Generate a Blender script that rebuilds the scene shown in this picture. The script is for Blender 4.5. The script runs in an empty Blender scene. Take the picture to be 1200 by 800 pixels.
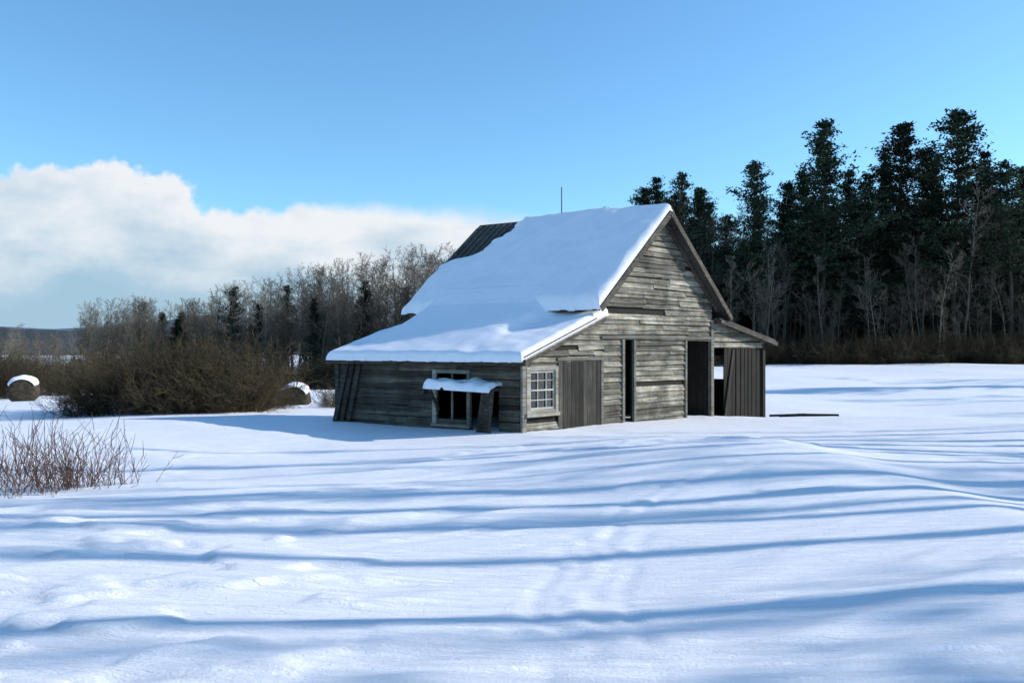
import bpy, math, random
import numpy as np
from mathutils import Vector, Matrix

scene = bpy.context.scene
rng = random.Random(7)
SUN_AZ = math.radians(7)      # angle of the sun from +X toward +Y
SUN_EL = math.radians(26)

# ------------------------------------------------------------------ helpers
def ss(t):
    t = np.clip(t, 0, 1)
    return t*t*(3-2*t)

def vnoise(x, y, seed=0):
    x = np.asarray(x, dtype=np.float64); y = np.asarray(y, dtype=np.float64)
    xi = np.floor(x).astype(np.int64); yi = np.floor(y).astype(np.int64)
    xf = x-xi; yf = y-yi
    def h(a, b):
        n = (a*374761393 + b*668265263 + seed*1442695041) & 0xffffffff
        n = ((n ^ (n >> 13))*1274126177) & 0xffffffff
        n = (n ^ (n >> 16)) & 0xffffffff
        return n/4294967295.0*2*math.pi
    def g(a, b, dx, dy):
        an = h(a, b)
        return np.cos(an)*dx+np.sin(an)*dy
    u = xf**3*(xf*(xf*6-15)+10); v = yf**3*(yf*(yf*6-15)+10)
    a = g(xi, yi, xf, yf); b = g(xi+1, yi, xf-1, yf)
    c = g(xi, yi+1, xf, yf-1); d = g(xi+1, yi+1, xf-1, yf-1)
    return ((a+(b-a)*u)+((c+(d-c)*u)-(a+(b-a)*u))*v)*1.6

def terr(x, y):
    x = np.asarray(x, dtype=np.float64); y = np.asarray(y, dtype=np.float64)
    R = ss((x+2)/10)
    zr = -0.30*ss((y-17)/8) + 0.30*ss((y-28)/45)
    zl = -0.040*np.clip(y-17, 0, 130)
    z = zl*(1-R)+zr*R
    near = 1-ss((np.hypot(x, y-10)-60)/60)
    z = z + 0.17*vnoise(x/9+3.1, y/5.5+1.7, 1)*near
    z = z + 0.040*vnoise(x/3.8+0.25*y, y/2.5, 2)*near
    z = z + 0.5*vnoise(x/45, y/30, 3)*ss((y-35)/60)*0.6
    # long drift crest running from the right foreground towards the barn
    cx = 4.1 + 0.4*np.sin((y-6)*0.35) - 0.12*(y-9)
    dx = x-cx
    w = np.where(dx < 0, 3.4, 0.8)
    z = z + 0.14*np.exp(-(dx/w)**2)*ss((y-3)/3)*(1-ss((y-13)/4))
    # fine wind-carved crust
    a = math.radians(20)
    u = x*math.cos(a)+y*math.sin(a); v = -x*math.sin(a)+y*math.cos(a)
    wv = .5*vnoise(u/1.7, v/1.2, 15)
    fine = 1-ss((np.hypot(x, y-6)-13)/14)
    n1 = vnoise(u/2.8, v/0.40+wv, 5)
    m = ss((vnoise(x/3.1+9, y/2.4, 6)+0.2)*2)
    z = z + 0.024*(1-np.abs(n1)*2)*m*fine
    z = z + 0.007*vnoise(u/1.0, v/0.17+wv, 8)*fine
    # terraced wind lips in the left foreground
    lip = vnoise(u/1.0+4, v/0.55, 11)+.35*vnoise(u/.30, v/.22, 12)
    m2 = ss((-x-0.2)/1.6)*(1-ss((y-7)/3))
    z = z + 0.034*ss((lip-0.15)/0.07)*m2
    lip2 = vnoise(u/1.2+14, v/0.5, 13)+.3*vnoise(u/.3, v/.3, 14)
    m3 = ss((y-7)/3)*(1-ss((y-16)/3))*ss((vnoise(x/4, y/3, 16))*2)
    z = z + 0.024*ss((lip2-0.28)/0.10)*m3
    # faint, half-drifted sled ruts and scuffs curving through the middle of the field
    rx = np.interp(y, [3.0,4.4,6.0,7.5,9.2,11,14], [.5,.55,.55,.9,1.75,3.0,6.5])
    rx = rx + .12*vnoise(y*.6, y*0+.5, 20)
    for o in (-.38, -.12, .20):
        z = z - 0.012*np.exp(-((x-rx-o)/.05)**2)*(1-ss((y-11)/2))*ss(vnoise(x*.9+o*9, y*.9, 19)*3+.35)
    pm2 = np.exp(-((x-rx+.2)/.45)**2)*(1-ss((y-7)/1.5))*ss(vnoise(x*1.1, y*.9, 23)*2.5+.5)
    z = z + 0.018*pm2*vnoise(x/.17, y/.22, 18)
    return z

def T(x, y):
    return float(terr(np.array([x]), np.array([y]))[0])

def new_mesh(name, V, F, mat=None, smooth=False, tint=None, coll=None):
    me = bpy.data.meshes.new(name)
    V = np.asarray(V, dtype=np.float32)
    if isinstance(F, np.ndarray):
        k = F.shape[1]; nf = F.shape[0]
        me.vertices.add(len(V)); me.vertices.foreach_set("co", V.ravel())
        me.loops.add(nf*k); me.loops.foreach_set("vertex_index", F.ravel().astype(np.int32))
        me.polygons.add(nf)
        me.polygons.foreach_set("loop_start", np.arange(0, nf*k, k, dtype=np.int32))
        me.polygons.foreach_set("loop_total", np.full(nf, k, dtype=np.int32))
        me.update(calc_edges=True)
    else:
        me.from_pydata([tuple(v) for v in V], [], F)
    if smooth:
        me.polygons.foreach_set("use_smooth", np.ones(len(me.polygons), dtype=bool))
    if tint is not None:
        at = me.attributes.new("tint", 'FLOAT', 'POINT')
        at.data.foreach_set("value", np.asarray(tint, dtype=np.float32))
    if mat: me.materials.append(mat)
    me.update()
    return me

def add_obj(name, me, parent=None, matrix=None, coll=None):
    ob = bpy.data.objects.new(name, me)
    (coll or scene.collection).objects.link(ob)
    if parent is not None:
        ob.parent = parent
        ob.matrix_parent_inverse = PINV[parent.name]
    if matrix is not None:
        ob.matrix_basis = matrix
    return ob
PINV = {}
def empty(name, loc):
    e = bpy.data.objects.new(name, None)
    e.location = loc
    e.empty_display_size = 0.5
    scene.collection.objects.link(e)
    PINV[name] = Matrix.Translation(Vector(loc)).inverted()
    return e

class MB:
    def __init__(s): s.v = []; s.f = []; s.t = []
    def hexa(s, c, tint=0.5):
        n = len(s.v); s.v += [tuple(p) for p in c]; s.t += [tint]*8
        for q in ((0,3,2,1),(4,5,6,7),(0,1,5,4),(1,2,6,5),(2,3,7,6),(3,0,4,7)):
            s.f.append(tuple(n+i for i in q))
    def box(s, x0,x1,y0,y1,z0,z1, tint=0.5):
        s.hexa([(x0,y0,z0),(x1,y0,z0),(x1,y1,z0),(x0,y1,z0),(x0,y0,z1),(x1,y0,z1),(x1,y1,z1),(x0,y1,z1)], tint)
    def beam(s, P, Q, w, d, side=Vector((1,0,0)), tint=0.5):
        P = Vector(P); Q = Vector(Q); ax = (Q-P).normalized()
        sd = (side-ax*side.dot(ax)).normalized(); up = ax.cross(sd)
        a = sd*w/2; b = up*d/2
        s.hexa([P-a-b, P+a-b, P+a+b, P-a+b, Q-a-b, Q+a-b, Q+a+b, Q-a+b], tint)
    def make(s, name, mat, parent=None, matrix=None, smooth=False):
        me = new_mesh(name, s.v, s.f, mat, smooth, s.t)
        return add_obj(name, me, parent, matrix)

# ------------------------------------------------------------------ materials
def mat_new(name):
    m = bpy.data.materials.new(name); m.use_nodes = True
    nt = m.node_tree; b = nt.nodes["Principled BSDF"]
    return m, nt, b
def N(nt, typ, **kw):
    n = nt.nodes.new(typ)
    for k, v in kw.items(): setattr(n, k, v)
    return n
def ramp(nt, stops):
    r = N(nt, "ShaderNodeValToRGB"); e = r.color_ramp.elements
    while len(e) < len(stops): e.new(0.5)
    for i, (p, c) in enumerate(stops):
        e[i].position = p; e[i].color = (c[0], c[1], c[2], 1)
    return r

def snow_mat(name, bump=0.5):
    m, nt, b = mat_new(name)
    tc = N(nt, "ShaderNodeTexCoord")
    b.inputs["Roughness"].default_value = 0.55
    b.inputs["Specular IOR Level"].default_value = 0.25
    n0 = N(nt, "ShaderNodeTexNoise"); n0.inputs["Scale"].default_value = 1.3; n0.inputs["Detail"].default_value = 5
    nt.links.new(tc.outputs["Object"], n0.inputs["Vector"])
    r = ramp(nt, [(0.3, (0.895,0.872,0.910)), (0.7, (0.935,0.915,0.945))])
    nt.links.new(n0.outputs["Fac"], r.inputs["Fac"]); nt.links.new(r.outputs["Color"], b.inputs["Base Color"])
    mp = N(nt, "ShaderNodeMapping"); mp.inputs["Rotation"].default_value = (0,0,math.radians(-20))
    mp.inputs["Scale"].default_value = (1.0, 7.0, 2)
    nt.links.new(tc.outputs["Object"], mp.inputs["Vector"])
    n1 = N(nt, "ShaderNodeTexNoise"); n1.inputs["Scale"].default_value = 1.7; n1.inputs["Detail"].default_value = 9; n1.inputs["Roughness"].default_value = 0.66
    n1.inputs["Distortion"].default_value = 0.7
    nt.links.new(mp.outputs["Vector"], n1.inputs["Vector"])
    n2 = N(nt, "ShaderNodeTexNoise"); n2.inputs["Scale"].default_value = 45; n2.inputs["Detail"].default_value = 3
    nt.links.new(tc.outputs["Object"], n2.inputs["Vector"])
    b1 = N(nt, "ShaderNodeBump"); b1.inputs["Strength"].default_value = bump; b1.inputs["Distance"].default_value = 0.065
    b2 = N(nt, "ShaderNodeBump"); b2.inputs["Strength"].default_value = bump; b2.inputs["Distance"].default_value = 0.006
    nt.links.new(n1.outputs["Fac"], b1.inputs["Height"]); nt.links.new(n2.outputs["Fac"], b2.inputs["Height"])
    nt.links.new(b1.outputs["Normal"], b2.inputs["Normal"]); nt.links.new(b2.outputs["Normal"], b.inputs["Normal"])
    return m

def wood_mat(name, dark, mid, light, vertical=False, patch=0.5):
    m, nt, b = mat_new(name)
    tc = N(nt, "ShaderNodeTexCoord"); at = N(nt, "ShaderNodeAttribute", attribute_name="tint")
    mp = N(nt, "ShaderNodeMapping")
    mp.inputs["Scale"].default_value = (30, 30, 1.2) if vertical else (1.2, 8, 30)
    ad = N(nt, "ShaderNodeVectorMath", operation='ADD')
    cc = N(nt, "ShaderNodeCombineXYZ")
    mul = N(nt, "ShaderNodeMath", operation='MULTIPLY'); mul.inputs[1].default_value = 37.0
    nt.links.new(at.outputs["Fac"], mul.inputs[0]); nt.links.new(mul.outputs[0], cc.inputs[0]); nt.links.new(mul.outputs[0], cc.inputs[2])
    nt.links.new(tc.outputs["Object"], mp.inputs["Vector"])
    nt.links.new(mp.outputs["Vector"], ad.inputs[0]); nt.links.new(cc.outputs[0], ad.inputs[1])
    n1 = N(nt, "ShaderNodeTexNoise"); n1.inputs["Scale"].default_value = 1; n1.inputs["Detail"].default_value = 8; n1.inputs["Roughness"].default_value = 0.65
    nt.links.new(ad.outputs[0], n1.inputs["Vector"])
    r1 = ramp(nt, [(0.30, dark), (0.5, mid), (0.70, light)])
    nt.links.new(n1.outputs["Fac"], r1.inputs["Fac"])
    n2 = N(nt, "ShaderNodeTexNoise"); n2.inputs["Scale"].default_value = 1.6; n2.inputs["Detail"].default_value = 8; n2.inputs["Roughness"].default_value = 0.75
    nt.links.new(tc.outputs["Object"], n2.inputs["Vector"])
    mr = N(nt, "ShaderNodeMapRange"); mr.inputs[1].default_value = 0.38; mr.inputs[2].default_value = 0.64
    mr.inputs[3].default_value = 1-patch; mr.inputs[4].default_value = 1+patch*0.5
    nt.links.new(n2.outputs["Fac"], mr.inputs[0])
    mt = N(nt, "ShaderNodeMapRange"); mt.inputs[3].default_value = 0.42; mt.inputs[4].default_value = 1.4
    nt.links.new(at.outputs["Fac"], mt.inputs[0])
    mm = N(nt, "ShaderNodeMath", operation='MULTIPLY')
    nt.links.new(mr.outputs[0], mm.inputs[0]); nt.links.new(mt.outputs[0], mm.inputs[1])
    vs = N(nt, "ShaderNodeVectorMath", operation='SCALE')
    nt.links.new(r1.outputs["Color"], vs.inputs[0]); nt.links.new(mm.outputs[0], vs.inputs["Scale"])
    # brown staining in irregular patches
    n3 = N(nt, "ShaderNodeTexNoise"); n3.inputs["Scale"].default_value = 2.7; n3.inputs["Detail"].default_value = 6
    mp3 = N(nt, "ShaderNodeMapping"); mp3.inputs["Location"].default_value = (7,3,1); mp3.inputs["Scale"].default_value = (1,1,2.5)
    nt.links.new(tc.outputs["Object"], mp3.inputs["Vector"]); nt.links.new(mp3.outputs[0], n3.inputs["Vector"])
    r3 = ramp(nt, [(0.46, (1,1,1)), (0.64, (1.0,.90,.78))])
    nt.links.new(n3.outputs["Fac"], r3.inputs["Fac"])
    v2 = N(nt, "ShaderNodeVectorMath", operation='MULTIPLY')
    nt.links.new(vs.outputs[0], v2.inputs[0]); nt.links.new(r3.outputs["Color"], v2.inputs[1])
    nt.links.new(v2.outputs[0], b.inputs["Base Color"])
    b.inputs["Roughness"].default_value = 0.85; b.inputs["Specular IOR Level"].default_value = 0.2
    bp = N(nt, "ShaderNodeBump"); bp.inputs["Strength"].default_value = 0.8; bp.inputs["Distance"].default_value = 0.008
    nt.links.new(n1.outputs["Fac"], bp.inputs["Height"]); nt.links.new(bp.outputs["Normal"], b.inputs["Normal"])
    return m

def plain_mat(name, c1, c2, scale=3, rough=0.9, objrand=True):
    m, nt, b = mat_new(name)
    tc = N(nt, "ShaderNodeTexCoord"); n = N(nt, "ShaderNodeTexNoise")
    n.inputs["Scale"].default_value = scale; n.inputs["Detail"].default_value = 4
    nt.links.new(tc.outputs["Object"], n.inputs["Vector"])
    r = ramp(nt, [(0.32, c1), (0.68, c2)]); nt.links.new(n.outputs["Fac"], r.inputs["Fac"])
    if objrand:
        oi = N(nt, "ShaderNodeObjectInfo"); mr = N(nt, "ShaderNodeMapRange")
        mr.inputs[3].default_value = 0.6; mr.inputs[4].default_value = 1.45
        nt.links.new(oi.outputs["Random"], mr.inputs[0])
        vs = N(nt, "ShaderNodeVectorMath", operation='SCALE')
        nt.links.new(r.outputs["Color"], vs.inputs[0]); nt.links.new(mr.outputs[0], vs.inputs["Scale"])
        nt.links.new(vs.outputs[0], b.inputs["Base Color"])
    else:
        nt.links.new(r.outputs["Color"], b.inputs["Base Color"])
    b.inputs["Roughness"].default_value = rough; b.inputs["Specular IOR Level"].default_value = 0.15
    return m

M_snow = snow_mat("snow_ground_material", 0.75)
M_snow2 = snow_mat("roof_snow_material", 0.35)
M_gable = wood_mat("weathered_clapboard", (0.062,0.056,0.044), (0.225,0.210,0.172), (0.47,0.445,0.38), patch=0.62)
M_side = wood_mat("shaded_weathered_clapboard", (0.034,0.029,0.023), (0.088,0.077,0.062), (0.175,0.16,0.132), patch=0.45)  # darker clapboard copy with the side wall's shade in its colour
M_door = wood_mat("grey_door_boards", (0.028,0.026,0.022), (0.055,0.051,0.044), (0.10,0.095,0.083), vertical=True, patch=0.3)
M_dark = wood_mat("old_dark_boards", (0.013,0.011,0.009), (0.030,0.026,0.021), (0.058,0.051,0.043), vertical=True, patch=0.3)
M_trim = wood_mat("worn_trim_paint", (0.15,0.14,0.115), (0.30,0.285,0.245), (0.46,0.44,0.39), patch=0.4)
M_white = wood_mat("old_white_paint", (0.30,0.29,0.26), (0.52,0.51,0.47), (0.68,0.67,0.62), patch=0.3)
M_roof = wood_mat("old_roof_boards", (0.03,0.028,0.026), (0.07,0.066,0.06), (0.15,0.14,0.125), vertical=True, patch=0.4)
M_bark = plain_mat("grey_bark", (0.10,0.085,0.066), (0.20,0.175,0.14), 2)
M_pbark = plain_mat("pine_bark", (0.035,0.029,0.024), (0.075,0.063,0.05), 2)
M_needle = plain_mat("pine_needles", (0.013,0.024,0.015), (0.035,0.057,0.030), 0.8)
M_twig = plain_mat("brown_twigs", (0.036,0.031,0.018), (0.092,0.067,0.038), 1.2)
M_twig2 = plain_mat("red_brown_stems", (0.065,0.038,0.03), (0.13,0.078,0.058), 2)
M_metal = plain_mat("dark_iron", (0.03,0.03,0.03), (0.06,0.06,0.06), 5, 0.5, False)
M_hay = plain_mat("old_hay", (0.03,0.024,0.017), (0.085,0.066,0.043), 9, 0.95, False)
m, nt, b = mat_new("window_glass")
b.inputs["Base Color"].default_value = (0.015,0.018,0.02,1); b.inputs["Roughness"].default_value = 0.08
nz = N(nt, "ShaderNodeTexNoise"); nz.inputs["Scale"].default_value = 6
bp = N(nt, "ShaderNodeBump"); bp.inputs["Strength"].default_value = 0.2; bp.inputs["Distance"].default_value = 0.01
nt.links.new(nz.outputs["Fac"], bp.inputs["Height"]); nt.links.new(bp.outputs["Normal"], b.inputs["Normal"])
M_glass = m

# ------------------------------------------------------------------ ground
def axis(n, a, lim, c):
    k = math.asinh(lim/a)
    return c + a*np.sinh(np.linspace(-k, k, n))
gx = axis(1041, 4.0, 2500, 0.0); gy = axis(1041, 2.8, 2500, 6.5)
X, Y = np.meshgrid(gx, gy)
Z = terr(X, Y)
V = np.stack([X.ravel(), Y.ravel(), Z.ravel()], 1)
n = len(gx)
i = np.arange((len(gy)-1)*(n-1)); r_ = i//(n-1); c_ = i % (n-1)
a0 = r_*n+c_
F = np.stack([a0, a0+1, a0+n+1, a0+n], 1)
add_obj("snow_ground", new_mesh("snow_ground", V, F, M_snow, True))

# ------------------------------------------------------------------ barn
A = Vector((0.2, 17.0, 0)); g = Vector((0.7071, 0.7071, 0)); h = Vector((-0.839, 0.544, 0)).normalized()
barn = empty("old_wooden_barn", (0.2, 17.0, 0))
def B(s, t, z): return A+g*s+h*t+Vector((0,0,z))
def frame(o, xdir):
    x = xdir.normalized(); y = Vector((0,0,1)).cross(x)
    M = Matrix.Identity(4)
    for i_ in range(3):
        M[i_][0] = x[i_]; M[i_][1] = y[i_]; M[i_][2] = (0,0,1)[i_]; M[i_][3] = o[i_]
    return M

PEAK_S, PEAK_Z, SL = 4.69, 4.95, 0.90
def main_z(s): return PEAK_Z - SL*abs(s-PEAK_S)
LZ0, LSL = 1.52, 0.365
def lean_z(s): return LZ0 + LSL*s
RS0, RZ0, RSL = 6.93, 2.42, 0.195
def shed_z(s): return RZ0 - RSL*(s-RS0)

def clap(mb, s0, s1, z0, ztop, openings, R, rowh=0.125, out=-1, missing=0.02, maxlen=3.4):
    z = z0; step = 0.02
    while z < 6:
        hh = rowh*R.uniform(0.88, 1.12)
        zc = z+hh*0.55
        run = None; runs = []
        s = s0
        while s <= s1+1e-6:
            ok = zc < ztop(s)
            if ok:
                for (a, b_, c, d) in openings:
                    if a < s < b_ and c < zc < d: ok = False; break
            if ok and run is None: run = s
            if (not ok) and run is not None: runs.append((run, s)); run = None
            s += step
        if run is not None: runs.append((run, s1))
        for (a, b_) in runs:
            p = a
            while p < b_-0.03:
                q = min(b_, p+R.uniform(0.7, maxlen))
                if b_-q < 0.35: q = b_
                if R.random() > missing:
                    t = R.random(); dz = R.gauss(0, 0.010); dz2 = dz+R.gauss(0, 0.011)
                    o = 0.038+R.uniform(0, 0.020); o2 = o+R.uniform(-0.006, 0.010)
                    e = 0.004
                    zt = z+hh+0.003
                    mb.hexa([(p+e,-o,z+dz),(q-e,-o2,z+dz2),(q-e,-0.004,z+dz2+.0),(p+e,-0.004,z+dz),
                             (p+e,-0.013,zt+dz),(q-e,-0.013,zt+dz2),(q-e,-0.002,zt+dz2),(p+e,-0.002,zt+dz)], t)
                p = q
        z += hh
        if z > 5.1: break

def backing(mb, s0, s1, zb, ztop, openings, y0=0.0, y1=0.05, step=0.1):
    cuts = sorted(set([s0, s1]+[o[0] for o in openings]+[o[1] for o in openings]+[s0+k*step for k in range(int((s1-s0)/step)+1)]))
    cuts = [c for c in cuts if s0 <= c <= s1]
    for a, b_ in zip(cuts[:-1], cuts[1:]):
        if b_-a < 1e-4: continue
        mid = (a+b_)/2
        blocks = sorted([(o[2], o[3]) for o in openings if o[0] <= mid <= o[1]])
        cur = zb
        segs = []
        for (c, d) in blocks:
            if c > cur: segs.append((cur, c))
            cur = max(cur, d)
        za, zc = ztop(a), ztop(b_)
        for (c, d) in segs: mb.box(a, b_, y0, y1, c, d, 0.3)
        if min(za, zc) > cur:
            mb.hexa([(a,y0,cur),(b_,y0,cur),(b_,y1,cur),(a,y1,cur),(a,y0,za),(b_,y0,zc),(b_,y1,zc),(a,y1,za)], 0.3)

R = random.Random(3)
# --- gable wall
def gtop(s):
    z = -9
    if s <= 2.45: z = lean_z(s)-0.06
    elif s <= 6.93: z = main_z(s)-0.08
    return z
op_g = [(0.17,0.93,0.40,1.20), (1.02,2.42,-2,1.39), (3.26,3.61,-2,1.84), (5.76,6.86,-2,1.85)]
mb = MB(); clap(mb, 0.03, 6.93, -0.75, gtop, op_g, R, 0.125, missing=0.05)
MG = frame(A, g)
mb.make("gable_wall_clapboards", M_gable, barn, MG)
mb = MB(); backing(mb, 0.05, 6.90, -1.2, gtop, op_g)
mb.make("gable_wall_sheathing", M_dark, barn, MG)
mb = MB()
mb.box(-0.045,0.07,-0.06,0.0,-1.0,lean_z(0)-0.06,0.3)
mb.box(2.43,6.95,-0.080,-0.061,1.86,1.93,0.1)
mb.box(3.18,3.265,-0.064,0.0,-1,1.845,0.2); mb.box(3.605,3.68,-0.064,0,-1,1.845,0.1)
mb.box(5.69,5.765,-0.064,0.0,-1,1.845,0.1); mb.box(6.85,6.97,-0.07,0.03,-1,2.35,0.1)
mb.box(2.42,2.50,-0.064,0,-1,1.44,0.1)
mb.box(1.0,2.42,-0.064,0,1.392,1.45,0.1)
mb.make("wall_trim", M_trim, barn, MG)
mb = MB()
mb.box(0.075,0.17,-0.068,0,0.32,1.28,0.8); mb.box(0.93,1.01,-0.068,0,0.32,1.28,0.7)
mb.box(0.172,0.928,-0.065,0,1.20,1.30,0.6); mb.box(0.05,1.03,-0.10,0,0.27,0.345,0.6); mb.box(0.172,0.928,-0.06,0,0.347,0.40,0.6)
mb.make("window_casing", M_trim, barn, MG)
mb = MB()
x0, x1, z0, z1 = 0.175, 0.925, 0.405, 1.195
mb.box(x0,x0+.04,-.035,-.005,z0,z1,.5); mb.box(x1-.04,x1,-.035,-.005,z0,z1,.5)
mb.box(x0+.041,x1-.041,-.035,-.005,z0,z0+.045,.5); mb.box(x0+.041,x1-.041,-.035,-.005,z1-.04,z1,.5)
mb.box(x0+.041,x1-.041,-.04,-.006,(z0+z1)/2-.016,(z0+z1)/2+.016,.5)
for k in (1,2):
    xx = x0+(x1-x0)*k/3; mb.box(xx-.008,xx+.008,-.031,-.008,z0+.046,z1-.041,.5)
for k in (1,3):
    zz = z0+(z1-z0)*k/4; mb.box(x0+.042,x1-.042,-.028,-.009,zz-.008,zz+.008,.5)
mb.make("window_sash", M_white, barn, MG)
mb = MB(); mb.box(x0+.02,x1-.02,-.004,.004,z0+.02,z1-.02); mb.make("window_glass", M_glass, barn, MG)
mb = MB(); p = 1.03
while p < 2.38:
    w = R.uniform(.11,.17); q = min(p+w, 2.41)
    mb.box(p+.004,q-.004,-.05-R.uniform(0,.008),-.015,-.9,1.37+R.uniform(-.02,.015),R.random()); p = q
mb.make("plank_door", M_door, barn, MG)
mb = MB()
mb.beam(B(3.40,.35,-.8), B(3.36,.35,1.75), .22, .03, g, .3)
mb.make("ajar_door_leaf", M_dark, barn)

# --- lean-to side wall  (local x = -t)
MS = frame(A, -h)
stop = lambda s: LZ0-0.07
op_s = [(-2.12,-1.32,0.12,1.12), (-1.25,-0.55,-2,0.78)]
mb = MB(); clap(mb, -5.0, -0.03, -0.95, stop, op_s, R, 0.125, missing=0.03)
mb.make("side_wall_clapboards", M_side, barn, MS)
mb = MB(); backing(mb, -5.0, -0.05, -1.3, stop, op_s); mb.make("side_wall_sheathing", M_dark, barn, MS)
mb = MB()
mb.box(-2.22,-2.12,-.065,0,.05,1.2,.7); mb.box(-1.32,-1.24,-.065,0,.05,1.2,.1); mb.box(-2.118,-1.322,-.062,0,1.12,1.2,.3); mb.box(-2.24,-1.24,-.09,0,.0,.06,.3)
mb.box(-1.74,-1.70,-.035,-.005,.12,1.118,.1)
mb.make("side_window_casing", M_trim, barn, MS)
mb = MB()
mb.box(-5.06,-4.95,-.07,.02,-1.2,LZ0-.07,.3)
mb.box(-5.1,0.0,-.08,-.061,1.32,LZ0-.08,.35)
mb.make("side_wall_trim", M_side, barn, MS)
mb = MB()
mb.hexa([(-2.10,-.42,.80),(-.50,-.42,.76),(-.50,-.05,.82),(-2.10,-.05,.86),(-2.10,-.42,.84),(-.50,-.42,.80),(-.50,-.05,.86),(-2.10,-.05,.90)],.4)
for k in range(5):
    mb.hexa([(-.95+k*.09,-.42-.02*k,-.8),(-.88+k*.09,-.42-.02*k,-.8),(-.88+k*.09,-.39-.02*k,-.8),(-.95+k*.09,-.39-.02*k,-.8),
             (-.83+k*.06,-.24,.76),(-.77+k*.06,-.24,.76),(-.77+k*.06,-.21,.76),(-.83+k*.06,-.21,.76)], R.random()*.5)
mb.beam(Vector((-2.04,-.07,.35)), Vector((-2.04,-.38,.80)), .05,.05, Vector((1,0,0)), .4)
mb.make("hatch_hood_and_props", M_side, barn, MS)
mb = MB()
for k in range(3):
    t0 = 4.3+k*.2
    mb.beam(B(-.16-.02*k, t0+.45, -.9), B(-.07, t0+R.uniform(-.04,.04), 1.30), .12, .03, h, R.random()*.25)
mb.make("leaning_planks", M_side, barn)

# --- other walls
MBk = frame(B(9.65, 5.0, 0), -g)
def btop(x):
    s = 9.65-x
    if s < 2.45: return lean_z(s)-.06
    if s < 6.93: return main_z(s)-.08
    return shed_z(s)-.06
mb = MB(); clap(mb, 0.0, 9.62, -1.0, btop, [], R, 0.125); mb.make("rear_wall_clapboards", M_side, barn, MBk)
mb = MB(); backing(mb, 0.0, 9.62, -1.3, btop, []); mb.make("rear_wall_sheathing", M_dark, barn, MBk)
mb = MB()
def wallquad(mb, s, t0, t1, z0, z1, th=.05):
    mb.hexa([B(s,t0,z0),B(s+th,t0,z0),B(s+th,t1,z0),B(s,t1,z0),B(s,t0,z1),B(s+th,t0,z1),B(s+th,t1,z1),B(s,t1,z1)],.3)
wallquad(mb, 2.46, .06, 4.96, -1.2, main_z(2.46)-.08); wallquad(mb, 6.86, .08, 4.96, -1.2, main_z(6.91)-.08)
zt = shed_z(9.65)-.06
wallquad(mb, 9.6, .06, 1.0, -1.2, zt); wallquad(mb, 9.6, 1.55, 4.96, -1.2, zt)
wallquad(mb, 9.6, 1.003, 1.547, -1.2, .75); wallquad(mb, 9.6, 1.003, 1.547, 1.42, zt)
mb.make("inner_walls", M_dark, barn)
mb = MB(); clap(mb, 6.98, 9.65, 1.66, lambda s: shed_z(s)-.05, [], R, .125, missing=0)
mb.make("shed_header_boards", M_gable, barn, MG)
mb = MB()
p = 7.55  # dark boards added over the open bay to stand for its shade
while p < 9.5:
    w = R.uniform(.14,.24)
    mb.hexa([(p,-.01,-1),(p+w-.01,-.01,-1),(p+w-.01,.02,-1),(p,.02,-1),(p+.02,-.01,1.66),(p+w,-.01,1.66),(p+w,.02,1.66),(p+.02,.02,1.66)],R.random()*.2); p += w+R.uniform(0,.04)
mb.box(9.52,9.66,-.05,.03,-1.2,1.74,.3)
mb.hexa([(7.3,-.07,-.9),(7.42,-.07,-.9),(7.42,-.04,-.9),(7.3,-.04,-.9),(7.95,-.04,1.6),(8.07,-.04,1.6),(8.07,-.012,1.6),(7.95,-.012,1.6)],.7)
mb.make("shed_front_shade_boards", M_dark, barn, MG)

# --- roofs
def slab(mb, s0, s1, zf, t0, t1, th=.06, tint=.4):
    a, b_ = zf(s0), zf(s1)
    mb.hexa([B(s0,t0,a-th),B(s1,t0,b_-th),B(s1,t1,b_-th),B(s0,t1,a-th),B(s0,t0,a),B(s1,t0,b_),B(s1,t1,b_),B(s0,t1,a)],tint)
mb = MB()
slab(mb, 2.10, PEAK_S, main_z, -.28, 5.25); slab(mb, PEAK_S+.001, 7.40, main_z, -.28, 5.25)
slab(mb, -.18, 2.44, lean_z, -.16, 5.12); slab(mb, 6.98, 9.92, shed_z, -.22, 5.1)
t = -.2
while t < 5.25:
    for (a, b_, f) in ((2.10,PEAK_S-.03,main_z),(PEAK_S+.03,7.40,main_z),(-.18,2.08,lean_z),(7.45,9.92,shed_z)):
        w = .06
        mb.hexa([B(a,t,f(a)+.001),B(b_,t,f(b_)+.001),B(b_,t+w,f(b_)+.001),B(a,t+w,f(a)+.001),
                 B(a,t,f(a)+.03),B(b_,t,f(b_)+.03),B(b_,t+w,f(b_)+.03),B(a,t+w,f(a)+.03)], R.uniform(.8,4.5))
    t += R.uniform(.17,.23)
mb.make("roof_deck", M_roof, barn)
mb = MB()
def rake(s0, s1, f, t, w=.15, off=.03):
    mb.beam(B(s0,t,f(s0)-off-w/2), B(s1,t,f(s1)-off-w/2), .03, w, h, R.uniform(.4,.8))
rake(2.08, PEAK_S-.01, main_z, -.30); rake(PEAK_S+.01, 7.42, main_z, -.30)
rake(2.3, PEAK_S-.06, main_z, -.07, .13, .10); rake(PEAK_S+.06, 7.1, main_z, -.07, .13, .10)
rake(-.20, 2.40, lean_z, -.18, .12); rake(7.0, 9.95, shed_z, -.24, .10)
rake(2.08, PEAK_S-.01, main_z, 5.27); rake(PEAK_S+.01, 7.42, main_z, 5.27)
for (s, f) in ((-.19, lean_z), (2.09, main_z), (7.41, main_z), (9.93, shed_z)):
    mb.beam(B(s,-.25,f(s)-.09), B(s,5.2,f(s)-.09), .025, .12, g, .3)
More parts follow.
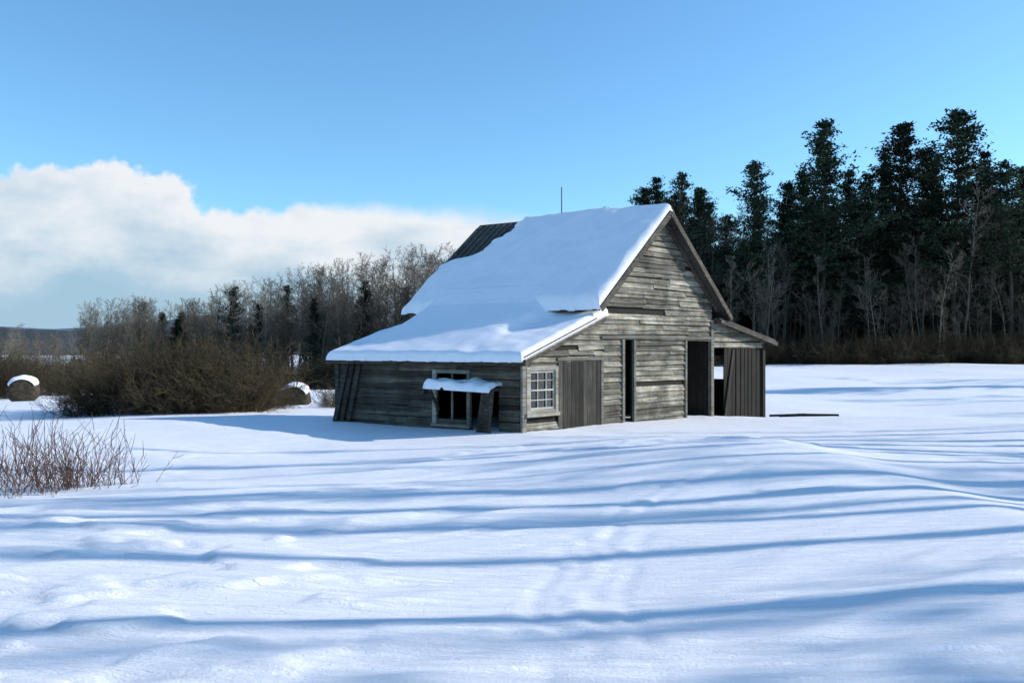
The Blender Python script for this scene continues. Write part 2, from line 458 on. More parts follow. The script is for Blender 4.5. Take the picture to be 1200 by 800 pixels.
mb.make("rake_and_fascia_boards", M_side, barn)
mb = MB(); mb.beam(B(PEAK_S+.08,-.3,PEAK_Z-.03), B(PEAK_S+.08,5.27,PEAK_Z-.03), .14, .025, Vector((.5,.5,-.6)), .5)
mb.make("ridge_cap", M_roof, barn)
mb = MB(); q = B(PEAK_S, 2.68, PEAK_Z)
mb.beam(q+Vector((0,0,-.1)), q+Vector((0,0,.80)), .020, .020, g)
mb.make("lightning_rod", M_metal, barn)

# --- roof snow
def snow_sheet(name, s0, s1, t0, t1, zf, thick, ns=110, nt_=200, under=.05):
    S = np.linspace(s0, s1, ns); Tt = np.linspace(t0, t1, nt_)
    SS, TT = np.meshgrid(S, Tt)
    th = thick(SS, TT)
    base = zf(SS)
    Z = np.where(th > 0.004, base+th, base-under)
    Xw = A.x+g.x*SS+h.x*TT; Yw = A.y+g.y*SS+h.y*TT
    V = np.stack([Xw.ravel(), Yw.ravel(), Z.ravel()], 1)
    i = np.arange((nt_-1)*(ns-1)); r_ = i//(ns-1); c_ = i % (ns-1); a0 = r_*ns+c_
    tf = th.ravel()
    keep = (tf[a0] > .004)|(tf[a0+1] > .004)|(tf[a0+ns] > .004)|(tf[a0+ns+1] > .004)
    a0 = a0[keep]
    F = np.stack([a0, a0+ns, a0+ns+1, a0+1], 1)
    me = new_mesh(name, V, F, M_snow2, True)
    return add_obj(name, me, barn)
def rnd(d, r):
    q = np.clip(d/r, 0, 1); return np.sqrt(np.clip(1-(1-q)**2, 0, 1))
mzf = lambda s: PEAK_Z - SL*np.abs(s-PEAK_S)
def th_main(s, t):
    nz = vnoise(t*1.3, s*1.2, 21)*.5+vnoise(t*3.7, s*3, 22)*.22
    up = (s-2.05)/(PEAK_S-2.05)
    tend = 5.24 - .95*ss((up-.44)/.16) - .45*ss((up-.56)/.4) + .12*nz + .16*vnoise(s*7, t*0+2, 24)*ss((up-.4)/.1)
    d = np.minimum(tend-t, t+.29)
    d = np.minimum(d, (s-2.00+.05*nz+.03*vnoise(t*4, s*0, 25))*1.3)
    ridge = (PEAK_S+.16+.03*nz)-s
    d = np.minimum(d, ridge*1.1)
    H = .15+.07*nz + .05*(1-up)
    return np.where(d > 0, H*rnd(d, .17), 0)
snow_sheet("main_roof_snow", 1.96, PEAK_S+.2, -.30, 5.28, mzf, th_main, 170, 320)
lzf = lambda s: LZ0+LSL*s
def th_lean(s, t):
    nz = vnoise(t*1.1+5, s*1.4, 31)*.5+vnoise(t*3.1, s*3, 32)*.2
    d = np.minimum(s+.26+.03*nz+.03*vnoise(t*5, s, 34), t+.19); d = np.minimum(d, 5.14-.12*np.abs(nz)-t-.35*ss((s-.9)/1.2))
    d = np.minimum(d, 2.5-s)
    H = .13+.055*nz
    br = ss((t-.75+.5*nz)/.9)*(1-ss((t-4.2)/.5))
    zl_ = LZ0+LSL*s
    apron = np.where(s > 1.92, (PEAK_Z-SL*(PEAK_S-s))+.215, (PEAK_Z-SL*(PEAK_S-1.92))+.215-(1.92-s)*.62)
    k = .10
    Hl = zl_+H
    up_ = np.log(np.exp((Hl-2)/k)+np.exp((apron-2)/k))*k+2-zl_
    Hb = H*(1-br)+up_*br
    return np.where(d > 0, Hb*rnd(d, .12), 0)
snow_sheet("lean_to_roof_snow", -.30, 2.46, -.2, 5.16, lzf, th_lean, 160, 320)
szf = lambda s: RZ0-RSL*(s-RS0)
def th_shed(s, t):
    d = np.minimum(np.minimum(t-.4+.2*vnoise(s*2,t,41), 4.8-t), np.minimum(s-7.35, 9.5+.2*vnoise(s,t*2,42)-s))
    return np.where(d > 0, .09*rnd(d, .25), 0)
snow_sheet("shed_roof_snow", 7.3, 9.8, 0.35, 4.9, szf, th_shed, 70, 120)
rzf = lambda s: PEAK_Z-SL*(s-PEAK_S)
def th_far(s, t):
    d = np.minimum(np.minimum(s-5.0, 7.3-s), np.minimum(t-.5, 4.8-t))+.2*vnoise(s*2, t*2, 44)
    return np.where(d > 0, .10*rnd(d, .2), 0)
snow_sheet("far_slope_roof_snow", 4.9, 7.4, .3, 5.0, rzf, th_far, 70, 120)
S = np.linspace(-2.16, -.44, 60); U = np.linspace(-.49, -.03, 26)
SS, UU = np.meshgrid(S, U)
wob = .03*vnoise(SS*4, UU*0, 52)
d = np.minimum(np.minimum(SS+2.16+wob, -.44-SS+wob), np.minimum(UU+.48+wob, .25))
hb = .84+(UU+.42)*.16-(SS+2.1)*.025
zz = hb+.13*rnd(d, .11)*(1+.6*vnoise(SS*2.2, UU*3, 51))
zb = hb-.02
V = np.stack([SS.ravel(), UU.ravel(), np.where(d.ravel() > .001, zz.ravel(), zb.ravel())], 1)
i = np.arange(25*59); r_ = i//59; c_ = i % 59; a0 = r_*60+c_
add_obj("hatch_hood_snow", new_mesh("hatch_hood_snow", V, np.stack([a0, a0+1, a0+61, a0+60], 1), M_snow2, True), barn, MS)

fp = empty("fallen_planks", (8.2, 24.0, T(8.2, 24.0)))
mb = MB()
for k in range(4):
    x = 7.3+k*.22; y = 24.2-.15*k
    mb.beam((x, y, T(x, y)+.05+.015*k), (x+.9+.3*R.random(), y-.15, T(x+1.0, y-.2)+.09), .16, .05, Vector((0,1,0)), R.random())
mb.make("planks", M_dark, fp)

# ------------------------------------------------------------------ plants
def tubes(segs, sides=3):
    P0 = np.array([s[0] for s in segs]); P1 = np.array([s[1] for s in segs])
    r0 = np.array([s[2] for s in segs])[:, None]; r1 = np.array([s[3] for s in segs])[:, None]
    ax = P1-P0; ax /= np.maximum(np.linalg.norm(ax, axis=1, keepdims=True), 1e-6)
    ref = np.where(np.abs(ax[:, 2:3]) > .9, np.array([[1., 0, 0]]), np.array([[0, 0, 1.]]))
    u = np.cross(ax, ref); u /= np.linalg.norm(u, axis=1, keepdims=True); v = np.cross(ax, u)
    ring0 = []; ring1 = []
    for k in range(sides):
        a = 2*math.pi*k/sides; d = u*math.cos(a)+v*math.sin(a)
        ring0.append(P0+d*r0); ring1.append(P1+d*r1)
    V = np.stack(ring0+ring1, 1).reshape(-1, 3)
    n = len(segs); base = np.arange(n)[:, None]*(2*sides)
    Fs = []
    for k in range(sides):
        k2 = (k+1) % sides
        Fs.append(np.concatenate([base+k, base+k2, base+sides+k2, base+sides+k], 1))
    return V, np.concatenate(Fs, 0)

def nrm(v):
    l = math.sqrt(v[0]**2+v[1]**2+v[2]**2)+1e-9
    return (v[0]/l, v[1]/l, v[2]/l)
def branch_dir(d, ang, R):
    a = R.uniform(0, 2*math.pi)
    ref = (0, 0, 1) if abs(d[2]) < .9 else (1, 0, 0)
    u = nrm((d[1]*ref[2]-d[2]*ref[1], d[2]*ref[0]-d[0]*ref[2], d[0]*ref[1]-d[1]*ref[0]))
    v = (d[1]*u[2]-d[2]*u[1], d[2]*u[0]-d[0]*u[2], d[0]*u[1]-d[1]*u[0])
    c, s = math.cos(ang), math.sin(ang)
    return nrm(tuple(d[i]*c+(u[i]*math.cos(a)+v[i]*math.sin(a))*s for i in range(3)))

def bare_tree(seed, H=16., spread=1.0, start=.3, maxd=3, rmin=.014, lean=.04, girth=.0105, tw=.05):
    R = random.Random(seed); segs = []
    def grow(p, d, L, r, depth):
        nseg = (11, 5, 4, 3)[min(depth, 3)]
        for i in range(nseg):
            wob = (tw, .14, .2, .25)[min(depth, 3)]
            d = nrm((d[0]+R.gauss(0, wob), d[1]+R.gauss(0, wob), d[2]+R.gauss(0, wob)+(.05 if depth else .02+tw*1.5)))
            q = tuple(p[k]+d[k]*L/nseg for k in range(3))
            ra = max(r*(1-.85*i/nseg), rmin); rb = max(r*(1-.85*(i+1)/nseg), rmin*.8)
            segs.append((p, q, ra, rb))
            if depth < maxd:
                f = (i+1)/nseg
                if depth > 0 or f > start:
                    nb = R.choice((1, 2, 3)) if depth == 0 else R.choice((1, 2, 2))
                    for _ in range(nb):
                        cd = branch_dir(d, R.uniform(.45, .95)*(spread if depth == 0 else 1), R)
                        if depth == 0: cl = L*R.uniform(.18, .34)*(1.15-f*.75)*spread
                        else: cl = L*R.uniform(.32, .55)*(1.1-f*.5)
                        grow(q, cd, cl, max(rb*R.uniform(.4, .6), rmin), depth+1)
            p = q
    grow((0, 0, -.5), (R.gauss(0, lean), R.gauss(0, lean), 1), H, H*girth, 0)
    return tubes(segs, 3)

def pine(seed, H=24., start=.3, width=3.6, dens=1.0, droop=0.0, shape=0, gap=(.8, 1.35), ls=1.0):
    R = random.Random(seed); segs = []; tris = []
    n = 12; px = py = 0; pts = [(0, 0, -.5)]
    for i in range(n):
        px += R.gauss(0, .08); py += R.gauss(0, .08); pts.append((px, py, H*(i+1)/n))
    for i in range(n):
        segs.append((pts[i], pts[i+1], H*.012*(1-i/n)+.02, H*.012*(1-(i+1)/n)+.015))
    def at(z):
        f = max(0, min(n-1e-3, z/H*n)); i = int(f); f -= i
        return tuple(pts[i][k]*(1-f)+pts[i+1][k]*f for k in range(3))
    z = H*start
    lop = R.uniform(0, 6.28)
    while z < H*.985:
        f = (z-H*start)/(H*(1-start))
        if shape == 0: prof = (.6+f*1.9 if f < .2 else 1.0)*((1-f)**.76)
        else: prof = (1-f)**.85
        wl = R.uniform(.66, 1.2)
        for k in range(R.choice((5, 6, 7))):
            a = R.uniform(0, 6.28)
            L = width*prof*wl*R.uniform(.5, 1.2)*(1+.25*math.cos(a-lop))+.35
            if R.random() < .12: L *= .4
            p = at(z+R.uniform(-.15, .15)); el = R.uniform(-.08, .18)+f*.45-droop
            d = (math.cos(a)*math.cos(el), math.sin(a)*math.cos(el), math.sin(el))
            m_ = 5
            prev = p
            for j in range(m_):
                ff = (j+1)/m_
                q = tuple(p[c]+d[c]*L*ff for c in range(3)); q = (q[0]+R.gauss(0,.05), q[1]+R.gauss(0,.05), q[2]+.12*L*ff*ff*(1 if droop < .1 else -1)+R.gauss(0, .03))
                segs.append((prev, q, .05*(1-ff)+.02, .05*(1-ff)+.012))
                if ff > .15:
                    cnt = int(19*dens*(.38+L/width)*(.65+.6*ff))
                    w = .17+.10*L
                    for c in range(cnt):
                        cx = q[0]+R.gauss(0, w)-d[0]*R.random()*L*.15; cy = q[1]+R.gauss(0, w)-d[1]*R.random()*L*.15
                        cz = q[2]+R.gauss(0, .13)+.08
                        s = R.uniform(.16, .36)*ls
                        aa = R.uniform(0, 6.28); e = R.uniform(-.3, 1.0)
                        dx, dy, dz = math.cos(aa)*s, math.sin(aa)*s, e*s
                        wx, wy = -math.sin(aa)*s*.38, math.cos(aa)*s*.38
                        tz = R.uniform(-.12, .12)
                        tris.append(((cx-wx, cy-wy, cz-tz), (cx+wx, cy+wy, cz+tz), (cx+dx, cy+dy, cz+dz)))
                prev = q
        z += R.uniform(*gap)*(H/24)*(1-.40*f)
    V1, F1 = tubes(segs, 3)
    V2 = np.array(tris).reshape(-1, 3); F2 = np.arange(len(V2)).reshape(-1, 3)
    return V1, F1, V2, F2

def pine_mesh(name, *a, **k):
    V1, F1, V2, F2 = pine(*a, **k)
    me = bpy.data.meshes.new(name)
    V = np.concatenate([V1, V2]).astype(np.float32)
    nq = len(F1); ntri = len(F2)
    loops = np.concatenate([F1.ravel(), (F2+len(V1)).ravel()]).astype(np.int32)
    me.vertices.add(len(V)); me.vertices.foreach_set("co", V.ravel())
    me.loops.add(len(loops)); me.loops.foreach_set("vertex_index", loops)
    me.polygons.add(nq+ntri)
    ls = np.concatenate([np.arange(nq)*4, nq*4+np.arange(ntri)*3]).astype(np.int32)
    me.polygons.foreach_set("loop_start", ls)
    me.polygons.foreach_set("loop_total", np.concatenate([np.full(nq, 4), np.full(ntri, 3)]).astype(np.int32))
    me.materials.append(M_pbark); me.materials.append(M_needle)
    me.polygons.foreach_set("material_index", np.concatenate([np.zeros(nq), np.ones(ntri)]).astype(np.int32))
    me.update(calc_edges=True)
    return me

BARE = []
for k in range(6):
    V1, F1 = bare_tree(100+k, 16, spread=R.uniform(.75, 1.15), start=R.choice((.2, .3, .4)))
    BARE.append(new_mesh("bare_tree_mesh", V1, F1, M_bark))
POLE = []
for k in range(5):
    V1, F1 = bare_tree(150+k, 16, spread=(.36,.5,.40,.5,.32)[k], start=(.60,.5,.55,.55,.62)[k], maxd=2, lean=.02, girth=(.015,.011,.013,.010,.016)[k], rmin=.02, tw=.06)
    POLE.append(new_mesh("slender_tree_mesh", V1, F1, M_bark))
PINES = [pine_mesh("white_pine_mesh", 200+k, 24., start=(.22,.34,.40,.28,.46)[k], width=(5.7,5.0,5.4,4.8,5.2)[k]) for k in range(5)]
FIRS = [pine_mesh("hemlock_mesh", 300+k, 16., start=.05, width=3.4, dens=.8, droop=.2, shape=1, gap=(.7,1.1)) for k in range(2)]

def shrub(seed, w=1.4, H=2.3, stems=46, rmin=.006, upright=.5, lev=2):
    R = random.Random(seed); segs = []
    def grow(p, d, L, r, depth):
        nseg = (5, 4, 3)[depth]
        for i in range(nseg):
            d = nrm((d[0]+R.gauss(0, .16), d[1]+R.gauss(0, .16), d[2]+R.gauss(0, .14)))
            q = tuple(p[k]+d[k]*L/nseg for k in range(3))
            segs.append((p, q, max(r*(1-.7*i/nseg), rmin), max(r*(1-.7*(i+1)/nseg), rmin*.7)))
            if depth < lev:
                for _ in range(R.choice((1, 2, 3)) if depth == 0 else R.choice((1, 2))):
                    grow(q, branch_dir(d, R.uniform(.35, .95), R), L*R.uniform(.25, .5), max(r*.55, rmin), depth+1)
            p = q
    for k in range(stems):
        a = R.uniform(0, 6.28); rr = R.random()**.5*w*.5
        el = R.uniform(upright, 1.5)
        grow((math.cos(a)*rr, math.sin(a)*rr, -.15), (math.cos(a)*math.cos(el), math.sin(a)*math.cos(el), math.sin(el)), H*R.uniform(.5, 1.0), H*.008, 0)
    return tubes(segs, 3)
SHR = []
for k in range(3):
    V1, F1 = shrub(400+k, 1.6, 2.3, 48, .0065, .5)
    SHR.append(new_mesh("shrub_mesh", V1, F1, M_twig))

def place(name, me, x, y, s, coll=None, rz=None, sz=None, z=None):
    o = bpy.data.objects.new(name, me)
    o.location = (x, y, (T(x, y) if z is None else z)-.05); o.rotation_euler = (rng.gauss(0, .02), rng.gauss(0, .02), rng.uniform(0, 6.28) if rz is None else rz)
    sz = sz or s
    o.scale = (s, s, sz)
    (coll or scene.collection).objects.link(o)
    return o

def inst(name, coll):
    e = bpy.data.objects.new(name, None); e.instance_type = 'COLLECTION'; e.instance_collection = coll
    scene.collection.objects.link(e)

def interp(tab, x): return float(np.interp(x, [t[0] for t in tab], [t[1] for t in tab]))

# right-hand forest
cf = bpy.data.collections.new("pine_forest")
prof = [(.08,.15),(.13,.175),(.2,.175),(.24,.160),(.28,.175),(.33,.175),(.37,.170),(.45,.17),(.52,.185),(.6,.18),(.75,.20)]
for k in range(300):
    u = rng.uniform(.10, .80); dd = 84+rng.random()*50-6*max(0, u-.3)
    x = u*dd; Hh = (interp(prof, u)*dd+1.7)*rng.uniform(.58, 1.05)
    deep = (dd-82)/50
    if rng.random() < .12+.55*deep:
        if rng.random() < .75: place("white_pine", rng.choice(PINES), x, dd, Hh/24*1.05, cf, sz=Hh/24)
        else: place("hemlock", rng.choice(FIRS), x, dd, min(Hh, 14)/16*1.0, cf)
    else:
        place("bare_tree", rng.choice(BARE), x, dd, Hh/16*.92, cf)
for k in range(120):       # dark understory in depth
    u = .10+.75*(k+rng.random())/120; dd = 98+rng.random()*55
    place("hemlock", rng.choice(FIRS), u*dd, dd, rng.uniform(.55, .95), cf)
for k in range(30):       # bare saplings along the forest edge
    u = rng.uniform(.26, .72); dd = 79+rng.random()*4-4*max(0, u-.3)
    place("bare_tree", rng.choice(BARE), u*dd, dd, rng.uniform(.3, .75), cf)
for k in range(150):
    u = rng.uniform(.18, .75); dd = 77+rng.random()*10-4*max(0, u-.3)
    place("shrub", rng.choice(SHR), u*dd, dd, rng.uniform(.5, 1.3), cf)
inst("pine_forest", cf)
for (u, dd, top, mi, s) in ((.365,86,.262,0,1.25),(.46,86,.262,2,1.2),(.52,84,.275,1,1.25),(.488,92,.235,3,1.2),(.172,92,.195,0,1.),(.207,90,.185,2,1.),(.19,94,.20,3,.9),(.285,88,.215,3,1.15),(.585,82,.215,4,1.1),(.325,94,.195,1,1.),(.15,95,.185,1,1.),(.42,90,.20,3,1.1),(.44,93,.225,0,1.),(.60,95,.21,2,1),(.55,90,.225,0,1),(.345,90,.205,2,1.),(.50,88,.215,0,1.1),(.395,92,.20,0,1.05)):
    Hh = top*dd+1.7
    place("white_pine_tree", PINES[mi], u*dd, dd, Hh/24*s, None, sz=Hh/24)

# left treeline and trees behind the barn
cl = bpy.data.collections.new("distant_treeline")
prof = [(-.62,.024),(-.52,.035),(-.49,.058),(-.44,.063),(-.40,.060),(-.33,.078),(-.27,.088),(-.2,.104),(-.13,.117),(-.09,.126),(0,.12),(.15,.13)]
for k in range(520):
    u = rng.uniform(-.50, .14)
    dd = interp([(-.5,165),(-.3,140),(-.1,110),(.14,100)], u)+rng.random()*35
    x = u*dd; zg = T(x, dd); Hh = (interp(prof, u)*dd+1.7-zg)*rng.uniform(.66, 1.03)
    q = rng.random()
    if q < .03: place("hemlock", rng.choice(FIRS), x, dd, Hh/16*.85, cl)
    elif q < .045: place("white_pine", rng.choice(PINES), x, dd, Hh/24*.9, cl)
    elif q < .14: place("hemlock", rng.choice(FIRS), x, dd+12, Hh/16*.5, cl)
    else: place("bare_tree", rng.choice(BARE), x, dd, Hh/16*.9, cl)
for k in range(150):
    u = rng.uniform(-.80, -.42); dd = rng.uniform(170, 330); x = u*dd; Hh = rng.uniform(7, 11)*(1+.15*(dd-170)/160)
    place("bare_tree", rng.choice(BARE), x, dd, Hh/16*1.1, cl, sz=Hh/16)
for k in range(170):
    u = rng.uniform(-.85, -.44); dd = rng.uniform(85, 150); x = u*dd
    place("bare_tree", rng.choice(BARE), x, dd, rng.uniform(.32,.50), cl, sz=rng.uniform(.26, .40)*(1 if dd > 110 else .85))
for k in range(190):
    u = rng.uniform(-.8, -.15); dd = rng.uniform(90, 150)
    place("shrub", rng.choice(SHR), u*dd, dd, rng.uniform(.9, 1.8), cl)
inst("distant_treeline", cl)

# thicket left of the barn
ct = bpy.data.collections.new("brown_thicket")
for (x, y, s) in ((-12.6,27,.85),(-11.8,25.8,.85),(-11.2,27.4,1.0),(-10.3,26.2,.88),(-9.6,27.6,.95),(-9.2,25.6,.75),(-8.7,26.4,.9),(-8.1,25.8,.65),(-10.7,25.0,.55),(-12.9,25.6,.5),(-9.0,28.0,.95),(-12.2,29,1.1),(-10.3,29,1.05),(-7.9,26.2,.42),(-11.4,29,.9),(-8.7,24.9,.45),(-9.8,24.8,.6),(-9.8,26.6,.85)):
    place("shrub", rng.choice(SHR), x, y, s, ct)
for k in range(34):
    place("shrub", rng.choice(SHR), rng.uniform(-36, -20), rng.uniform(45, 60), rng.uniform(.6, 1.15), ct)
inst("brown_thicket", ct)
for k, (x, y, s) in enumerate(((-6.4,30,.35),(-5.9,28.5,.3))):
    place("bare_shrub", SHR[1], x, y, s)

def stems(seed, n=75, H=.85):
    R = random.Random(seed); segs = []
    for k in range(n):
        x = R.gauss(0, .42); y = R.gauss(0, .3); a = R.uniform(0, 6.28); el = R.uniform(.75, 1.5)
        d = (math.cos(a)*math.cos(el), math.sin(a)*math.cos(el), math.sin(el)); L = H*R.uniform(.35, 1.05)
        p = (x, y, -.12); r = .005
        for i in range(6):
            d = nrm((d[0]+R.gauss(0, .09), d[1]+R.gauss(0, .09), d[2]+.02))
            q = tuple(p[c]+d[c]*(L+.12)/6 for c in range(3))
            segs.append((p, q, r*(1-.1*i), r*(1-.1*(i+1))))
            if i > 0 and R.random() < .8:
                e = branch_dir(d, R.uniform(.3, .8), R); l = L*R.uniform(.15, .4)
                m1 = tuple(q[c]+e[c]*l*.5 for c in range(3)); e = nrm((e[0], e[1], e[2]+.25)); m2 = tuple(m1[c]+e[c]*l*.5 for c in range(3))
                segs.append((q, m1, .0035, .003)); segs.append((m1, m2, .003, .002))
            p = q
    return tubes(segs, 4)
for k, (x, y, s, nn) in enumerate(((-5.65,10.5,.98,95),(-6.9,11.3,1.05,90),(-5.3,10.7,.85,50),(-5.7,9.7,.65,40))):
    V1, F1 = stems(500+k, nn); me = new_mesh("bare_bush", V1, F1, M_twig2)
    place("bare_bush", me, x, y, s, rz=0.2)

# off-frame trees to the right, whose shadows stripe the snow
cr = bpy.data.collections.new("roadside_trees")
ta = math.tan(SUN_AZ)
# (distance x, y where the shadow crosses x=0, scale, mesh kind)
for (x, yg, s, kind) in ((24,1.4,1.05,'p'),(31,2.1,1.0,'p'),
                        (18,5.0,1.0,4),(26,5.9,1.1,3),(20,6.5,1.05,0),(17,7.5,.95,3),(28,8.0,1.2,2),
                        (19,8.8,1.0,4),(24,9.7,1.1,1),(38,9.0,1.15,'b'),(18,10.4,.9,0),(30,11.3,1.2,2),
                        (21,11.8,1.0,4),(19,12.7,.85,1),(27,13.4,1.1,0),(22,14.3,.9,2),(40,13.6,1.1,'b'),(20,15.4,.62,4),(17,11.2,.8,3),(33,15.2,.9,1),
                        (36,17.6,.75,4),(30,19.2,.55,0),(36,20.5,.7,4),(33,22.4,.6,2),(40,23.0,.8,'b'),(37,25,.7,0),(47,27,1.0,'b'),(44,31,.9,'b'),(52,36,1.1,'p'),(48,39,1.0,'b'),(56,43,1.1,'b'),
                        (36,-1.5,1.3,'p'),(30,-6,1.1,'b'),(44,-8,1.2,'p')):
    me = rng.choice(BARE) if kind == 'b' else rng.choice(PINES) if kind == 'p' else POLE[kind]
    place("tree", me, x, yg+ta*x, s*(1.0 if kind != 'p' else .8), cr)
inst("roadside_trees", cr)

# ------------------------------------------------------------------ hay bales
def bale(name, x, y, r, L, rot, sink):
    z = T(x, y)+r-sink
    e = empty(name, (x, y, z))
    nA = 48; V = []; F = []
    prof_ = [(-L/2, 0), (-L/2-.01, r*.5), (-L/2+.005, r*.88), (-L/2+.06, r*.97)]+[(-L/2+.1+(L-.2)*k/8, r) for k in range(9)]+[(L/2-.06, r*.97), (L/2-.005, r*.88), (L/2+.01, r*.5), (L/2, 0)]
    for (l, rr) in prof_:
        for k in range(nA):
            a = 2*math.pi*k/nA; q = rr*(1+.05*float(vnoise(a*3, l*5, 61)))
            V.append((l, math.cos(a)*q, math.sin(a)*q*.94))
    for i_ in range(len(prof_)-1):
        for k in range(nA):
            k2 = (k+1) % nA; F.append((i_*nA+k, i_*nA+k2, (i_+1)*nA+k2, (i_+1)*nA+k))
    M = Matrix.Translation((x, y, z)) @ Matrix.Rotation(rot, 4, 'Z')
    add_obj("hay_roll", new_mesh("hay_roll", V, F, M_hay, True), e, M)
    V = []; F = []; na, nl = 22, 16
    for i_ in range(nl):
        l = -L/2-.02+(L+.04)*i_/(nl-1)
        for k in range(na):
            a = math.radians(28)+math.radians(124)*k/(na-1)
            dd = min(min(i_, nl-1-i_)/3, min(k, na-1-k)/5, 1)
            q = r*.96+.17*math.sqrt(max(0, 1-(1-dd)**2))*(1+.2*float(vnoise(l*3, a*3, 63)))
            V.append((l, math.cos(a)*q, math.sin(a)*q*.97))
    for i_ in range(nl-1):
        for k in range(na-1): F.append((i_*na+k, i_*na+k+1, (i_+1)*na+k+1, (i_+1)*na+k))
    add_obj("snow_cap", new_mesh("snow_cap", V, F, M_snow2, True), e, M)
bale("round_hay_bale", -22.6, 39.5, .62, 1.2, math.radians(112), .15)
bale("round_hay_bale.001", -8.9, 35, .6, 1.2, math.radians(98), .42)

# ------------------------------------------------------------------ distant hills
def hills(name, d, u0, u1, hf, c1, c2):
    n = 160; V = []; F = []
    for j in range(5):
        for i_ in range(n):
            u = u0+(u1-u0)*i_/(n-1); f = j/4
            y = d+j*d*.08; zz = -8+(hf(u)*d+8)*math.sin(f*math.pi/2)
            V.append((u*d, y, zz))
    for j in range(4):
        for i_ in range(n-1):
            F.append((j*n+i_, j*n+i_+1, (j+1)*n+i_+1, (j+1)*n+i_))
    m = plain_mat(name+"_material", c1, c2, .035, 1, False)
    add_obj(name, new_mesh(name, V, F, m, True))
hills("wooded_hill", 600, -1.8, .3, lambda u: .026+.010*float(vnoise(u*4, 1.2, 71))+.003*float(vnoise(u*40, 2, 72)), (.030,.038,.045), (.065,.07,.072))
hills("far_haze_tinted_hill", 1600, -1.6, .3, lambda u: .031+.016*math.exp(-((u+.44)/.06)**2)+.006*float(vnoise(u*5, 5.2, 73)), (.09,.13,.19), (.12,.16,.22))  # distance haze painted into the hill as a blue base colour

# ------------------------------------------------------------------ world
w = bpy.data.worlds.new("World"); scene.world = w; w.use_nodes = True
nt = w.node_tree; nt.nodes.clear(); L = nt.links
out = N(nt, "ShaderNodeOutputWorld")
sky = N(nt, "ShaderNodeTexSky"); sky.sky_type = 'NISHITA'; sky.sun_disc = False
sky.sun_elevation = SUN_EL; sky.sun_rotation = math.pi/2-SUN_AZ
sky.air_density = 1.0; sky.dust_density = 0.4; sky.ozone_density = 2.0
tint = N(nt, "ShaderNodeVectorMath", operation='MULTIPLY'); tint.inputs[1].default_value = (0.92, 1.38, 1.62)
L.new(sky.outputs[0], tint.inputs[0])
bg1 = N(nt, "ShaderNodeBackground"); bg1.inputs["Strength"].default_value = 0.136
L.new(tint.outputs[0], bg1.inputs["Color"])
tc = N(nt, "ShaderNodeTexCoord"); sp = N(nt, "ShaderNodeSeparateXYZ"); L.new(tc.outputs["Generated"], sp.inputs[0])
def math_(op, a, b=None, c=None):
    m = N(nt, "ShaderNodeMath", operation=op)
    for i_, v in enumerate((a, b, c)):
        if v is None: continue
        if isinstance(v, (int, float)): m.inputs[i_].default_value = v
        else: L.new(v, m.inputs[i_])
    return m.outputs[0]
az = math_('ARCTAN2', sp.outputs[0], sp.outputs[1])
hor = math_('SQRT', math_('ADD', math_('MULTIPLY', sp.outputs[0], sp.outputs[0]), math_('MULTIPLY', sp.outputs[1], sp.outputs[1])))
el = math_('DIVIDE', sp.outputs[2], hor)
mr = N(nt, "ShaderNodeMapRange"); mr.inputs[1].default_value = math.radians(-70); mr.inputs[2].default_value = math.radians(30)
L.new(az, mr.inputs[0])
fc = N(nt, "ShaderNodeFloatCurve"); L.new(mr.outputs[0], fc.inputs["Value"])
pts = [(-70,.0),(-50,.10),(-38,.15),(-31,.168),(-28.4,.186),(-25.6,.199),(-22.8,.189),(-20.3,.168),(-18.5,.156),(-14.6,.162),(-8.5,.167),(-2.3,.163),(2.9,.156),(8,.12),(14,.03),(30,0)]
cur = fc.mapping.curves[0]
cur.points[0].location = (0, 0); cur.points[1].location = (1, 0)
for (a, v) in pts[1:-1]: cur.points.new((a+70)/100, v/.25)
fc.mapping.update()
edge = math_('MULTIPLY', fc.outputs[0], .25)
def noise(scale, detail, rough, sc=(1,1,1), off=(0,0,0)):
    mp = N(nt, "ShaderNodeMapping"); mp.inputs["Scale"].default_value = sc; mp.inputs["Location"].default_value = off
    L.new(tc.outputs["Generated"], mp.inputs["Vector"])
    n_ = N(nt, "ShaderNodeTexNoise"); n_.inputs["Scale"].default_value = scale; n_.inputs["Detail"].default_value = detail; n_.inputs["Roughness"].default_value = rough
    L.new(mp.outputs[0], n_.inputs["Vector"]); return n_.outputs["Fac"]
n_edge = noise(17, 9, .55)
puff = N(nt, "ShaderNodeMapRange"); puff.inputs[1].default_value = math.radians(-20); puff.inputs[2].default_value = math.radians(-10); puff.inputs[3].default_value = .10; puff.inputs[4].default_value = .028
L.new(az, puff.inputs[0])
soft = N(nt, "ShaderNodeMapRange"); soft.inputs[1].default_value = math.radians(-20); soft.inputs[2].default_value = math.radians(0); soft.inputs[3].default_value = .008; soft.inputs[4].default_value = .03
L.new(az, soft.inputs[0])
e2 = math_('ADD', edge, math_('MULTIPLY', math_('SUBTRACT', n_edge, .5), puff.outputs[0]))
dlt = math_('SUBTRACT', e2, el)
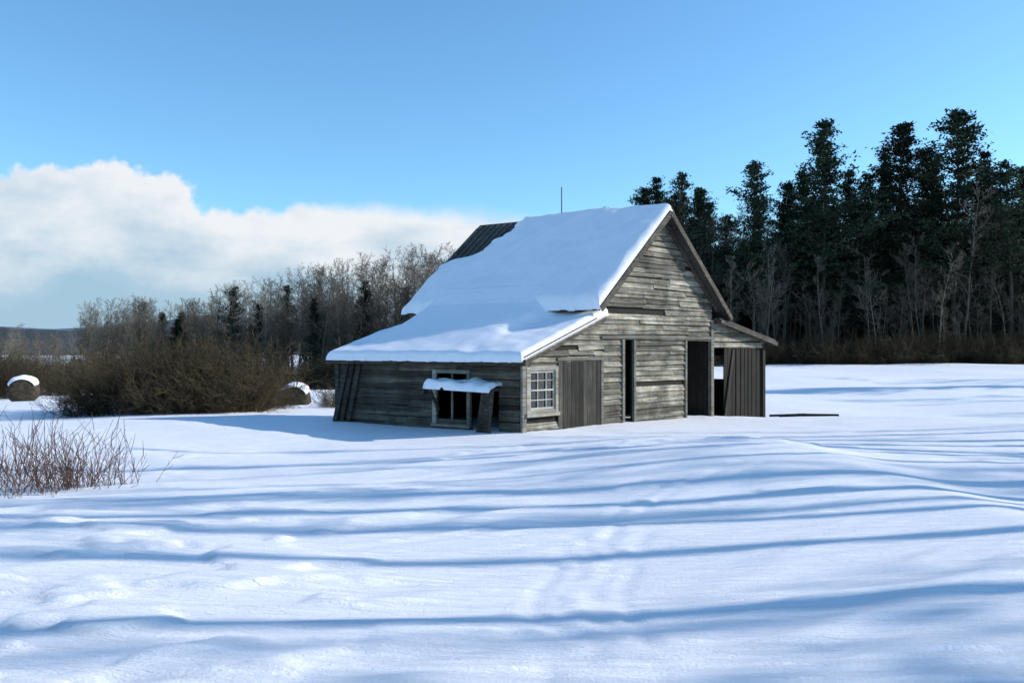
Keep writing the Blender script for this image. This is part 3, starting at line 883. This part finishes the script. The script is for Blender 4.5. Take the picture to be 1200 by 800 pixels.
mask = N(nt, "ShaderNodeMapRange"); mask.interpolation_type = 'SMOOTHSTEP'
mask.inputs[1].default_value = -.004; L.new(soft.outputs[0], mask.inputs[2]); L.new(dlt, mask.inputs[0])
n_sh = noise(8, 9, .55, (1,1,2.4), (.3,.2,.1))
depth = N(nt, "ShaderNodeMapRange"); depth.inputs[1].default_value = 0.0; depth.inputs[2].default_value = .16
L.new(dlt, depth.inputs[0])
shade = math_('ADD', depth.outputs[0], math_('MULTIPLY', math_('SUBTRACT', n_sh, .5), 1.9))
cr_ = ramp(nt, [(0.0, (.94,.955,.98)), (.35, (.71,.80,.88)), (.75, (.45,.62,.77)), (1.0, (.39,.58,.74))])
L.new(shade, cr_.inputs["Fac"])
bg2 = N(nt, "ShaderNodeBackground"); bg2.inputs["Strength"].default_value = 0.95; L.new(cr_.outputs["Color"], bg2.inputs["Color"])
mx = N(nt, "ShaderNodeMixShader"); L.new(math_('MULTIPLY', mask.outputs[0], .95), mx.inputs[0]); L.new(bg1.outputs[0], mx.inputs[1]); L.new(bg2.outputs[0], mx.inputs[2])
L.new(mx.outputs[0], out.inputs["Surface"])

# ------------------------------------------------------------------ sun
sd = bpy.data.lights.new("sun", 'SUN'); sd.energy = 5.0; sd.angle = math.radians(.5); sd.color = (1.0, .96, .88)
so = bpy.data.objects.new("sun", sd); scene.collection.objects.link(so)
sv = Vector((math.cos(SUN_EL)*math.cos(SUN_AZ), math.cos(SUN_EL)*math.sin(SUN_AZ), math.sin(SUN_EL)))
so.rotation_euler = sv.to_track_quat('Z', 'Y').to_euler(); so.location = (40, 5, 30)

# ------------------------------------------------------------------ camera
cd = bpy.data.cameras.new("camera"); co = bpy.data.objects.new("camera", cd); scene.collection.objects.link(co)
cd.sensor_width = 36; cd.lens = 30; cd.clip_end = 6000; cd.clip_start = .05
co.location = (0, 0, 1.7); co.rotation_euler = (math.radians(90.29), 0, 0)
scene.camera = co
scene.view_settings.view_transform = 'Standard'; scene.view_settings.look = 'None'; scene.view_settings.exposure = 0
